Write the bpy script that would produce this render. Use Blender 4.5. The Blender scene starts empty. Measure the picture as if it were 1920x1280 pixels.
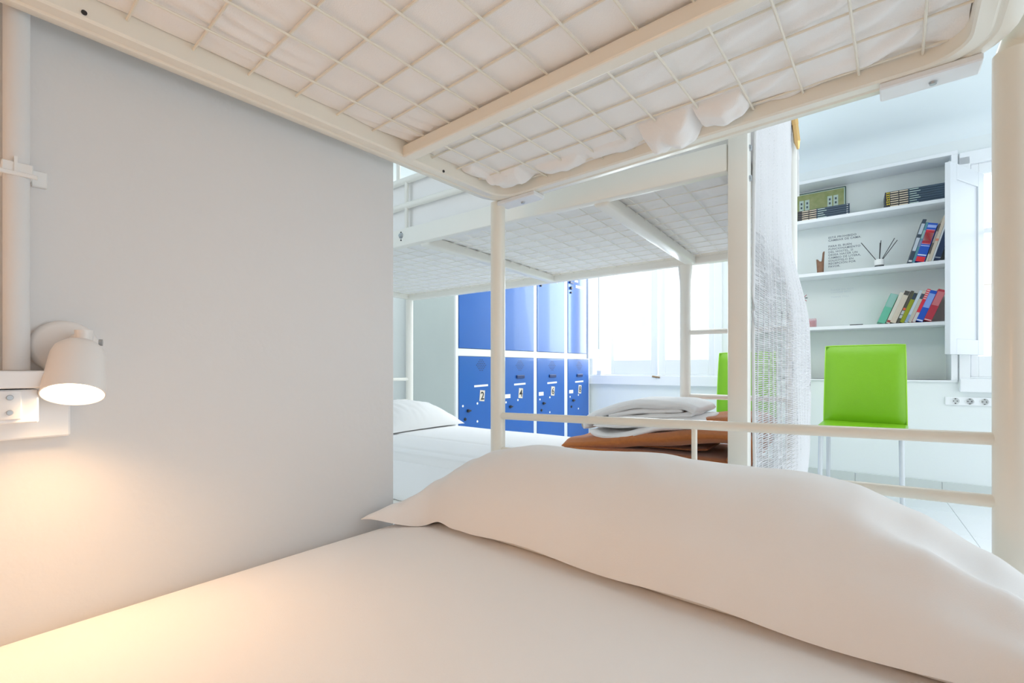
import bpy, bmesh, math, random
from mathutils import Vector, Matrix, noise
random.seed(7)
sc = bpy.context.scene
COL = sc.collection
PI = math.pi

# ---------------------------------------------------------------- camera
CZ = 0.82
cd = bpy.data.cameras.new('camera'); cam = bpy.data.objects.new('camera', cd); COL.objects.link(cam)
cam.location = (0, 0, CZ); cam.rotation_euler = (PI/2, 0, math.radians(39.76))
cd.sensor_width = 36; cd.lens = 868/1920*36; cd.shift_y = 50/1920; cd.clip_start = 0.02
sc.camera = cam
# ---------------------------------------------------------------- world and light
w = bpy.data.worlds.new('world'); sc.world = w; w.use_nodes = True
bg = w.node_tree.nodes['Background']; bg.inputs[0].default_value = (0.90, 0.955, 1.0, 1); bg.inputs[1].default_value = 1.8
sc.view_settings.view_transform = 'Standard'; sc.view_settings.look = 'None'
sc.view_settings.exposure = 0.31; sc.view_settings.gamma = 1; sc.view_settings.use_curve_mapping = False
sc.cycles.max_bounces = 10; sc.cycles.diffuse_bounces = 7; sc.cycles.transparent_max_bounces = 12
sc.cycles.sample_clamp_indirect = 8; sc.cycles.caustics_reflective = False; sc.cycles.caustics_refractive = False
def area(name, loc, rot, sx, sy, power, col):
    l = bpy.data.lights.new(name, 'AREA'); l.shape = 'RECTANGLE'; l.size = sx; l.size_y = sy; l.energy = power; l.color = col
    o = bpy.data.objects.new(name, l); COL.objects.link(o); o.location = loc; o.rotation_euler = rot
    return o
R2 = math.radians(3.79)
def w2(x, y, z=0):
    c, s = math.cos(R2), math.sin(R2)
    return Vector((x*c - y*s, x*s + y*c, z))
# daylight entering the two windows
area('daylight', w2(-1.35, 4.35, 1.5), (math.radians(-80), 0, R2), 1.1, 1.2, 34, (.90, .96, 1))
area('daylight', w2(1.15, 4.35, 1.5), (math.radians(-80), 0, R2), 1.1, 1.2, 2, (.90, .96, 1))

area('ceiling_fill_light', w2(-1.0, 2.5, 2.32), (0, 0, R2), 2.4, 1.3, 20, (1, .97, .93))  # unseen overhead fill, added to brighten the far side of the room
pl_ = bpy.data.lights.new('foot_end_fill_light', 'POINT'); pl_.energy = 7.5; pl_.color = (1, .47, .16); pl_.shadow_soft_size = .15  # added warm fill behind the camera, no fixture there
po_ = bpy.data.objects.new('foot_end_fill_light', pl_); COL.objects.link(po_); po_.location = (-.66, -1.1, .82)
# ---------------------------------------------------------------- materials
def mat(name, col, rough=.5, metal=0, bump=0, bscale=200, var=0, vscale=3, spec=.5, sheen=0, col2=None, coat=0, detail=4):
    m = bpy.data.materials.new(name); m.use_nodes = True
    nt = m.node_tree; b = nt.nodes['Principled BSDF']
    b.inputs['Base Color'].default_value = (*col, 1); b.inputs['Roughness'].default_value = rough
    b.inputs['Metallic'].default_value = metal; b.inputs['Specular IOR Level'].default_value = spec
    b.inputs['Sheen Weight'].default_value = sheen; b.inputs['Coat Weight'].default_value = coat
    tc = nt.nodes.new('ShaderNodeTexCoord')
    n = nt.nodes.new('ShaderNodeTexNoise'); n.inputs['Scale'].default_value = vscale; n.inputs['Detail'].default_value = detail
    nt.links.new(tc.outputs['Object'], n.inputs['Vector'])
    mx = nt.nodes.new('ShaderNodeMix'); mx.data_type = 'RGBA'
    c2 = col2 or tuple(max(0, c*(1-var)) for c in col)
    mx.inputs[6].default_value = (*col, 1); mx.inputs[7].default_value = (*c2, 1)
    nt.links.new(n.outputs['Fac'], mx.inputs[0]); nt.links.new(mx.outputs[2], b.inputs['Base Color'])
    if bump:
        n2 = nt.nodes.new('ShaderNodeTexNoise'); n2.inputs['Scale'].default_value = bscale; n2.inputs['Detail'].default_value = 3
        nt.links.new(tc.outputs['Object'], n2.inputs['Vector'])
        bp = nt.nodes.new('ShaderNodeBump'); bp.inputs['Strength'].default_value = bump; bp.inputs['Distance'].default_value = .002
        nt.links.new(n2.outputs['Fac'], bp.inputs['Height']); nt.links.new(bp.outputs['Normal'], b.inputs['Normal'])
    return m
M = {}
M['wall'] = mat('wall_paint', (.735, .745, .75), .75, bump=.35, bscale=55, var=.02, vscale=2, spec=.2)
M['wallcool'] = mat('wall_paint_cool', (.79, .83, .83), .7, bump=.2, bscale=60, var=.03, vscale=2, spec=.25)
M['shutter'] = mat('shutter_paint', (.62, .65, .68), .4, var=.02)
M['niche'] = mat('niche_paint', (.72, .77, .75), .6, var=.03, spec=.3)
M['ceil'] = mat('ceiling_paint', (.78, .84, .86), .8, var=.02, spec=.2)
M['floor'] = mat('floor_tile', (.86, .88, .90), .22, var=.03, vscale=5)
M['grout'] = mat('floor_grout', (.84, .86, .88), .6)
M['skirt'] = mat('skirting_tile', (.62, .66, .64), .35, var=.06, vscale=12)
M['bed'] = mat('bed_enamel', (.87, .84, .75), .28, var=.03, vscale=6, coat=.1)
M['bed2'] = mat('bed_enamel_pale', (.87, .86, .80), .32, var=.03, vscale=6)
M['wire'] = mat('wire_enamel', (.82, .78, .68), .35, var=.04, vscale=9)
M['sheet'] = mat('white_cotton', (.90, .895, .89), .9, bump=.15, bscale=900, var=.015, vscale=2, spec=.15, sheen=.2)
M['ticking'] = mat('mattress_cover', (.93, .915, .90), .9, bump=.3, bscale=700, var=.04, vscale=5, spec=.1, sheen=.15)
M['cord'] = mat('curtain_cord', (.80, .80, .81), .85, bump=.3, bscale=600, var=.04, vscale=20, spec=.2)
M['blanket'] = mat('brown_fleece', (.60, .20, .05), .95, bump=.9, bscale=350, col2=(.42, .14, .045), vscale=90, sheen=.35, spec=.1, detail=8)
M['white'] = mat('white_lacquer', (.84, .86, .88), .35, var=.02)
M['lockwhite'] = mat('locker_frame_paint', (.80, .82, .82), .4, var=.03)
M['lockside'] = mat('locker_side_paint', (.66, .72, .70), .45, var=.05, vscale=8)
M['blue'] = mat('locker_blue', (.014, .115, .43), .36, var=.12, vscale=2.5, coat=.3)
M['navy'] = mat('dark_navy', (.01, .03, .12), .4)
M['black'] = mat('black_plastic', (.02, .02, .022), .4)
M['paper'] = mat('paper_white', (.85, .85, .82), .7)
M['cream'] = mat('cream_paper', (.74, .66, .54), .75, var=.08, vscale=30)
M['lime'] = mat('lime_leather', (.20, .46, .010), .35, bump=.25, bscale=260, var=.08, vscale=4)
M['limepipe'] = mat('lime_piping', (.32, .62, .04), .3)
M['chrome'] = mat('brushed_leg', (.60, .64, .66), .45, metal=.3)
M['gold'] = mat('gold_metal', (.80, .52, .22), .28, metal=.9)
M['bronze'] = mat('bronze', (.30, .20, .12), .35, metal=.8)
M['steel'] = mat('steel_bolt', (.45, .48, .5), .35, metal=.8)
M['lamp'] = mat('lamp_white', (.82, .80, .78), .35, var=.02)
M['wood'] = mat('brown_wood', (.33, .17, .09), .5, col2=(.15, .07, .04), vscale=40)
M['pink'] = mat('pink_wax', (.50, .10, .13), .4, col2=(.68, .35, .38), vscale=25)
M['txt'] = mat('grey_lettering', (.16, .19, .22), .6)
M['txtfaint'] = mat('faint_lettering', (.58, .64, .67), .6)
M['redmark'] = mat('red_mark', (.45, .05, .07), .6)
M['facade'] = mat('far_facade', (.88, .86, .83), .8, var=.03)
M['facadewin'] = mat('far_window', (.55, .60, .75), .3)
M['facadetrim'] = mat('far_trim', (.75, .70, .66), .7)
M['yellow'] = mat('yellow_print', (.80, .62, .02), .5)
M['slate'] = mat('slate_cover', (.035, .065, .10), .4)
M['darkcover'] = mat('dark_cover', (.035, .03, .03), .4)
M['beigeprint'] = mat('beige_print', (.66, .55, .40), .5)
M['greengame'] = mat('green_print', (.13, .24, .04), .4, col2=(.45, .42, .22), vscale=22)
M['greendark'] = mat('dark_green', (.01, .07, .04), .4)
M['mint'] = mat('mint_print', (.50, .62, .54), .5)
def glass(name, tint=(1, 1, 1), g=.06):
    m = bpy.data.materials.new(name); m.use_nodes = True; nt = m.node_tree
    nt.nodes.remove(nt.nodes['Principled BSDF'])
    t = nt.nodes.new('ShaderNodeBsdfTransparent'); t.inputs[0].default_value = (*tint, 1)
    gl = nt.nodes.new('ShaderNodeBsdfGlossy'); gl.inputs['Roughness'].default_value = .02
    mx = nt.nodes.new('ShaderNodeMixShader'); mx.inputs[0].default_value = g
    nt.links.new(t.outputs[0], mx.inputs[1]); nt.links.new(gl.outputs[0], mx.inputs[2])
    nt.links.new(mx.outputs[0], nt.nodes['Material Output'].inputs[0]); return m
M['glass'] = glass('window_glass', (.98, 1, 1))
M['pinkglass'] = glass('pink_glass', (.93, .80, .82), .15)
def emit(name, col, s):
    m = bpy.data.materials.new(name); m.use_nodes = True; nt = m.node_tree
    nt.nodes.remove(nt.nodes['Principled BSDF'])
    e = nt.nodes.new('ShaderNodeEmission'); e.inputs[0].default_value = (*col, 1); e.inputs[1].default_value = s
    nt.links.new(e.outputs[0], nt.nodes['Material Output'].inputs[0]); return m
M['bulb'] = emit('warm_bulb', (1, .80, .52), 9)
_cm = {}
def cmat(c, rough=.45):
    k = tuple(c)
    if k not in _cm: _cm[k] = mat('cover_colour', c, rough, var=.08, vscale=30)
    return _cm[k]

# ---------------------------------------------------------------- geometry helpers
def BM(): return bmesh.new()
def box(bm, x0, x1, y0, y1, z0, z1, bev=0, seg=2, rot=None, piv=None):
    m = Matrix.Translation(((x0+x1)/2, (y0+y1)/2, (z0+z1)/2)) @ Matrix.Diagonal((abs(x1-x0), abs(y1-y0), abs(z1-z0), 1))
    r = bmesh.ops.create_cube(bm, size=1, matrix=m); vs = r['verts']
    if rot is not None:
        p = Vector(piv) if piv else Vector(((x0+x1)/2, (y0+y1)/2, (z0+z1)/2))
        bmesh.ops.rotate(bm, verts=vs, cent=p, matrix=rot)
    if bev:
        es = list({e for v in vs for e in v.link_edges})
        bmesh.ops.bevel(bm, geom=es, offset=bev, segments=seg, affect='EDGES', profile=.5)
    return bm
def tube(bm, p0, p1, r0, r1=None, n=16, caps=True):
    p0, p1 = Vector(p0), Vector(p1); d = p1-p0
    r1 = r0 if r1 is None else r1
    q = d.to_track_quat('Z', 'Y').to_matrix().to_4x4()
    bmesh.ops.create_cone(bm, cap_ends=caps, segments=n, radius1=r0, radius2=r1, depth=d.length,
                          matrix=Matrix.Translation((p0+p1)/2) @ q)
    return bm
def sweep(bm, path, prof, closed=False, caps=True):
    """path: points in a horizontal plane; prof: (outward, up) points"""
    rings = []; n = len(path)
    for i, p in enumerate(path):
        p = Vector(p)
        a = Vector(path[max(0, i-1)]); b = Vector(path[min(n-1, i+1)])
        t = (b-a).normalized(); o = Vector((t.y, -t.x, 0))
        # mitre
        if 0 < i < n-1:
            t0 = (p-a).normalized(); o0 = Vector((t0.y, -t0.x, 0)); k = 1/max(.3, o.dot(o0))
        else: k = 1
        rings.append([bm.verts.new(p + o*q[0]*k + Vector((0, 0, q[1]))) for q in prof])
    m = len(prof)
    for i in range(n-1):
        for j in range(m):
            bm.faces.new((rings[i][j], rings[i][(j+1) % m], rings[i+1][(j+1) % m], rings[i+1][j]))
    if caps: bm.faces.new(rings[0][::-1]); bm.faces.new(rings[-1])
    return bm
def polytube(bm, pts, r, n=10):
    rings = []; N = len(pts)
    for i, p in enumerate(pts):
        p = Vector(p); a = Vector(pts[max(0, i-1)]); b = Vector(pts[min(N-1, i+1)])
        q = (b-a).to_track_quat('Z', 'Y')
        rr = r[i] if isinstance(r, (list, tuple)) else r
        rings.append([bm.verts.new(p + q @ Vector((math.cos(2*PI*k/n)*rr, math.sin(2*PI*k/n)*rr, 0))) for k in range(n)])
    for i in range(N-1):
        for k in range(n):
            bm.faces.new((rings[i][k], rings[i][(k+1) % n], rings[i+1][(k+1) % n], rings[i+1][k]))
    bm.faces.new(rings[0][::-1]); bm.faces.new(rings[-1]); return bm
def lathe(bm, prof, center, axis=(0, 0, 1), n=40):
    q = Vector(axis).to_track_quat('Z', 'Y'); c = Vector(center); rings = []
    for r, h in prof:
        rings.append([bm.verts.new(c + q @ Vector((math.cos(2*PI*k/n)*r, math.sin(2*PI*k/n)*r, h))) for k in range(n)])
    for i in range(len(prof)-1):
        for k in range(n):
            bm.faces.new((rings[i][k], rings[i][(k+1) % n], rings[i+1][(k+1) % n], rings[i+1][k]))
    bmesh.ops.remove_doubles(bm, verts=bm.verts[:], dist=1e-5); return bm
def fin(bm, name, m, smooth=False, ang=40):
    bmesh.ops.recalc_face_normals(bm, faces=bm.faces[:])
    me = bpy.data.meshes.new(name); bm.to_mesh(me); bm.free()
    if m: me.materials.append(M[m] if isinstance(m, str) else m)
    if smooth:
        for p in me.polygons: p.use_smooth = True
        me.set_sharp_from_angle(angle=math.radians(ang))
    return me
BASE = {}
def tagp(o, label, cat, group=None, kind=None):
    if label: o['label'] = label
    if cat: o['category'] = cat
    if group: o['group'] = group
    if kind: o['kind'] = kind
def place(o, base, fr):
    o.location = w2(*base) if fr == 2 else Vector(base)
    if fr == 2: o.rotation_euler.z = R2
    BASE[o.name] = Vector(base)
def thing(name, label, cat, base, fr=1, group=None, kind=None):
    o = bpy.data.objects.new(name, None); COL.objects.link(o); o.empty_display_size = .1
    place(o, base, fr); tagp(o, label, cat, group, kind); return o
def solo(name, bm, m, label, cat, base, fr=1, group=None, kind=None, smooth=False, ang=40):
    bmesh.ops.translate(bm, verts=bm.verts[:], vec=-Vector(base))
    o = bpy.data.objects.new(name, fin(bm, name, m, smooth, ang)); COL.objects.link(o)
    place(o, base, fr); tagp(o, label, cat, group, kind); return o
def part(par, name, bm, m, smooth=False, ang=40, label=None, kind=None):
    b = BASE[par.name]
    bmesh.ops.translate(bm, verts=bm.verts[:], vec=-b)
    o = bpy.data.objects.new(name, fin(bm, name, m, smooth, ang)); COL.objects.link(o); o.parent = par
    BASE[o.name] = b
    if label: o['label'] = label
    if kind: o['kind'] = kind
    return o
def copies(par, name, me, locs, rot=(0, 0, 0)):
    b = BASE[par.name]
    for l in locs:
        o = bpy.data.objects.new(name, me); COL.objects.link(o); o.parent = par
        o.location = Vector(l)-b; o.rotation_euler = rot; BASE[o.name] = b
def struct(name, bm, m, fr=1, base=(0, 0, 0), smooth=False, label=None):
    return solo(name, bm, m, label, None, base, fr, kind='structure', smooth=smooth)
def textmesh(s, size, m, align='LEFT', extr=.0004, bold=0, space=1, line=1):
    c = bpy.data.curves.new('lettering', 'FONT'); c.body = s; c.size = size; c.extrude = extr; c.align_x = align
    c.offset = bold; c.space_line = line; c.space_character = space; c.resolution_u = 2
    o = bpy.data.objects.new('lettering', c); COL.objects.link(o)
    dg = bpy.context.evaluated_depsgraph_get()
    me = bpy.data.meshes.new_from_object(o.evaluated_get(dg)); bpy.data.objects.remove(o)
    me.materials.clear(); me.materials.append(M[m]); return me
def textpart(par, name, s, size, m, loc, rot, **k):
    me = textmesh(s, size, m, **k)
    o = bpy.data.objects.new(name, me); COL.objects.link(o); o.parent = par
    o.location = Vector(loc)-BASE[par.name]; o.rotation_euler = rot; BASE[o.name] = BASE[par.name]
    if len(s) > 1: o['kind'] = 'stuff'
    return o
def lerp_table(t, x):
    if x <= t[0][0]: return t[0][1]
    for (a, va), (b, vb) in zip(t, t[1:]):
        if x <= b:
            s = (x-a)/(b-a); s = s*s*(3-2*s)*.5+s*.5; return va+(vb-va)*s
    return t[-1][1]
def nz(x, y, z=0, s=1): return noise.noise(Vector((x*s, y*s, z)))
def sst(a, b, x):
    t = max(0, min(1, (x-a)/(b-a))); return t*t*(3-2*t)

# ================================================================ SETTING
# floor with tiles
fl = struct('floor', box(BM(), -3.1, 3.0, -2.4, 4.5, -.12, -.006), 'grout')
tl = BM(); box(tl, -.2243, .2243, -.2243, .2243, -.008, 0, .0015, 1)
tme = fin(tl, 'floor_tile', 'floor')
for i in range(-2, 4):
    for j in range(0, 7):
        p = w2(.04+i*.45+.225, 4.04-.225-j*.45, 0)
        o = bpy.data.objects.new('floor_tile', tme); COL.objects.link(o); o.parent = fl; o.location = p; o.rotation_euler.z = R2
# remaining floor paving outside the tiled strip that shows
b = BM(); box(b, -3.1, 3.0, -2.4, .8, -.012, -.002); part(fl, 'floor_paving', b, 'floor')
# window wall (frame 2). openings: windows and the shelf niche
Yw, Yo = 4.05, 4.42
W1 = (-1.99, -.865); W2 = (.60, 1.72); ZT = 2.12; ZB = .68
NI = (-.70, .534); NZ0, NZ1 = .743, 2.18; Yn = 4.23
b = BM()
box(b, -3.4, 3.2, Yw, Yo, -.1, ZB)
box(b, -3.4, W1[0], Yw, Yo, ZB, 2.5); box(b, W1[1], NI[0], Yw, Yo, ZB, 2.5); box(b, NI[1], W2[0], Yw, Yo, ZB, 2.5)
box(b, W2[1], 3.2, Yw, Yo, ZB, 2.5)
box(b, W1[0], W1[1], Yw, Yo, ZT, 2.5); box(b, W2[0], W2[1], Yw, Yo, ZT, 2.5)
box(b, NI[0], NI[1], Yw, Yo, ZB, NZ0); box(b, NI[0], NI[1], Yw, Yo, NZ1+.02, 2.5)
struct('wall_back', b, 'wallcool', 2)
b = BM(); box(b, NI[0], NI[1], Yn, Yo-.01, NZ0, NZ1+.02)
nb = struct('trim_1', b, 'niche', 2, label='grey painted back of the shelf niche')
# ledge line of the niche
b = BM(); box(b, NI[0], NI[1]+.03, Yw-.012, Yn, NZ0-.012, NZ0, .002, 1); struct('trim_2', b, 'white', 2)
# partition beside the near bunk, and the far left wall
b = BM(); box(b, -.95, -.83, -2.4, .602, -.1, 2.45, .003, 1); struct('wall_left', b, 'wall')
b = BM(); box(b, -2.9, -2.78, -2.4, 4.3, -.1, 2.45); struct('wall_far_left', b, 'wallcool')
b = BM(); box(b, -.95, 3.0, -2.5, -2.4, -.1, 2.45); struct('wall_front', b, 'wall')  # unseen, added to cut the cool sky light from behind the camera
b = BM(); box(b, 1.35, 1.45, -2.4, .2, -.1, 2.45); struct('wall_right_block', b, 'wall')  # unseen short wall, added to keep open-sky light off the near bunk
# ceiling with a cove along the window wall
b = BM()
prof = [(Yw+.05, 2.27)] + [(Yw-.16+.16*math.sin(a), 2.27+.10*(math.cos(a))-.0) for a in [PI/2*k/8 for k in range(8, -1, -1)]]
prof += [(-2.6, 2.37), (-2.6, 2.5), (Yw+.05, 2.5)]
ringa = [b.verts.new((-3.4, y, z)) for y, z in prof]; ringb = [b.verts.new((3.2, y, z)) for y, z in prof]
for i in range(len(prof)): b.faces.new((ringa[i], ringa[(i+1) % len(prof)], ringb[(i+1) % len(prof)], ringb[i]))
b.faces.new(ringa[::-1]); b.faces.new(ringb)
struct('ceiling', b, 'ceil', 2, smooth=True)
# tiled skirting under the window wall
sk = struct('baseboard_back', box(BM(), -3.0, 3.0, Yw-.008, Yw, 0, .088), 'grout', 2)
b = BM(); box(b, -.2235, .2235, -.006, .004, 0, .09, .0015, 1); sm = fin(b, 'skirting_tile', 'skirt')
copies(sk, 'skirting_tile', sm, [(.04+.225+i*.45, Yw-.008, 0) for i in range(-4, 5)])

# niche shelves (structure-like built-in bookcase)
bc = thing('wall_shelf_unit', 'white built-in bookcase with books between the two windows', 'bookcase', (0, Yw, NZ0), 2)
for z in (1.914, 1.517, 1.122):
    b = BM(); box(b, NI[0]+.001, NI[1]-.001, Yw-.006, Yn-.002, z-.024, z, .0015, 1); part(bc, 'shelf', b, 'white')
b = BM(); box(b, NI[0]-.03, NI[1]+.03, Yw-.014, Yn-.002, NZ1, NZ1+.024, .0015, 1); part(bc, 'top_board', b, 'white')
b = BM(); box(b, NI[1]-.001, NI[1]+.03, Yw-.014, Yw-.001, NZ0, NZ1, .0015, 1); part(bc, 'side_trim', b, 'white')
b = BM(); box(b, NI[0]-.03, NI[0]+.001, Yw-.014, Yw-.001, NZ0, NZ1, .0015, 1); part(bc, 'side_trim', b, 'white')

# windows
def window(name, x0, x1, g, mull, handle=True):
    b = BM()
    yf0, yf1 = Yw-.02, Yw+.05
    # casing and sill
    box(b, x0-.03, x0+.02, yf0, yf1, ZB, ZT+.03, .003, 1); box(b, x1-.02, x1+.04, yf0, yf1, ZB, ZT+.03, .003, 1)
    box(b, x0-.03, x1+.04, yf0, yf1, ZT-.02, ZT+.06, .003, 1)
    box(b, x0-.03, x1+.04, yf0-.02, yf1, ZB-.01, ZB+.075, .004, 1)
    box(b, x0+.02, x1-.02, yf0+.005, yf1, ZB+.075, .765, .003, 1)
    r = struct(name, b, 'white', 2, base=((x0+x1)/2, Yw, ZB))
    # sashes
    for (a, c) in g:
        s = BM(); ys0, ys1 = Yw+.005, Yw+.045
        lo, hi = a[0], c[0]
        box(s, lo, a[1], ys0, ys1, .765, ZT-.02, .003, 1); box(s, c[1], hi, ys0, ys1, .765, ZT-.02, .003, 1)
        box(s, a[1], c[1], ys0, ys1, .765, .895, .003, 1); box(s, a[1], c[1], ys0, ys1, ZT-.09, ZT-.02, .003, 1)
        so = part(r, 'window_sash', s, 'white')
        p = BM(); box(p, a[1]-.004, c[1]+.004, Yw+.022, Yw+.027, .89, ZT-.086); part(so, 'pane', p, 'glass')
        if mull:
            q = BM(); box(q, a[1], c[1], ys0+.004, ys1-.004, mull, mull+.03, .002, 1); part(so, 'glazing_bar', q, 'white')
    if handle:
        xm = handle
        q = BM(); tube(q, (xm, Yw-.018, .72), (xm, Yw-.018, ZT-.05), .007, n=10); part(r, 'espagnolette_rod', q, 'white', True)
        q = BM(); tube(q, (xm, Yw-.02, .742), (xm, Yw-.06, .742), .010, .006, n=12)
        tube(q, (xm-.035, Yw-.045, .748), (xm+.03, Yw-.045, .740), .008, .007, n=10); part(r, 'window_handle', q, 'bronze', True)
    return r
window('window_1', W1[0], W1[1], [((-1.80, -1.766), (-1.36, -1.418)), ((-1.35, -1.29), (-.885, -.935))], None, -1.353)
window('window_2', W2[0], W2[1], [((.625, .66), (1.13, 1.09)), ((1.14, 1.18), (1.70, 1.66))], 1.66, 1.135)
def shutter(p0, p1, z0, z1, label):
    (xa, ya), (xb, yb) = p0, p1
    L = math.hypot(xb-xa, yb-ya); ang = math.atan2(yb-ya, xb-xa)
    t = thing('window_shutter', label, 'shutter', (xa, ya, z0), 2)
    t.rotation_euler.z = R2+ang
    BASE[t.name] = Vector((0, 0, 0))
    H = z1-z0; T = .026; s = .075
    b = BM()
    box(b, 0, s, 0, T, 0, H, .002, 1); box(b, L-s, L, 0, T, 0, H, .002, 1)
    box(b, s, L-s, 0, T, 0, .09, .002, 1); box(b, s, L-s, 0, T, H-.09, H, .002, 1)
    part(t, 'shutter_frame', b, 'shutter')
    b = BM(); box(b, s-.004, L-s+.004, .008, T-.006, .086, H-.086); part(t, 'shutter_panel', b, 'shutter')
    for zz in (.18, H-.18):
        b = BM(); tube(b, (L, T/2, zz-.03), (L, T/2, zz+.03), .006, n=8); part(t, 'hinge', b, 'white', True)
    return t
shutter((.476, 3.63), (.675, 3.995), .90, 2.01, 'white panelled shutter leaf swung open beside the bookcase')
shutter((-1.905, 3.80), (-1.835, 4.005), .905, 2.01, 'white shutter leaf swung open beside the blue lockers')

# socket strip
sk3 = thing('socket_strip', 'white triple wall socket under the right window', 'socket', (.61, Yw, .61), 2)
b = BM(); box(b, .505, .735, Yw-.010, Yw, .585, .637, .003, 2); part(sk3, 'face_plate', b, 'white')
for k in range(3):
    cx = .553+k*.066
    b = BM(); lathe(b, [(.0001, -.001), (.017, -.001), (.0195, .002), (.021, .002), (.021, -.002)], (cx, Yw-.011, .611), (0, -1, 0), 28)
    s = part(sk3, 'socket_outlet', b, 'lockwhite', True)
    b = BM()
    for dx in (-.0085, .0085): tube(b, (cx+dx, Yw-.0095, .611), (cx+dx, Yw-.0115, .611), .0028, n=10)
    for dz in (-.015, .015): box(b, cx-.003, cx+.003, Yw-.0135, Yw-.010, .611+dz-.002, .611+dz+.002)
    part(s, 'contacts', b, 'black', kind='stuff')
# small switch by window one
b = BM(); box(b, -2.045+.12, -2.0+.12, Yw-.034, Yw-.02, .745, .80, .002, 1)
solo('wall_latch', b, 'white', 'small white shutter latch below the left window by the lockers', 'latch', (-1.90, Yw-.02, .745), 2)

# buildings across the street
fb = thing('apartment_building', 'pale apartment building across the street seen through the window', 'building', (-4.2, 15, -6), 2)
b = BM(); box(b, -7.5, -1.2, 15, 18, -6, 3.35); box(b, -6.2, -3.2, 15.4, 18, 3.35, 4.1); part(fb, 'wall', b, 'facade')
for (x, z) in [(-4.55, 2.15), (-3.55, 1.9), (-5.6, 2.15), (-2.6, 2.05), (-4.6, .55), (-3.6, .55), (-5.6, .55), (-2.6, .55)]:
    b = BM(); box(b, x, x+.42, 14.96, 15.02, z, z+.42); wn = part(fb, 'window', b, 'facadetrim')
    b = BM(); box(b, x+.05, x+.37, 14.94, 14.97, z+.05, z+.37); part(wn, 'pane', b, 'facadewin')
for z in (1.7, 2.85, .3):
    b = BM(); box(b, -7.4, -1.3, 14.8, 15.0, z, z+.05); part(fb, 'ledge', b, 'facade')
fb2 = thing('apartment_building', 'pale balconied building seen through the right window past the shutter', 'building', (3.5, 14, -6), 2)
b = BM(); box(b, 1.2, 8, 14, 17, -6, 3.6); part(fb2, 'wall', b, 'facade')
for z in (2.6, 2.35, 1.5, .7): 
    b = BM(); box(b, 1.2, 8, 13.8, 14.0, z, z+.05); part(fb2, 'ledge', b, 'facadetrim')

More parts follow.
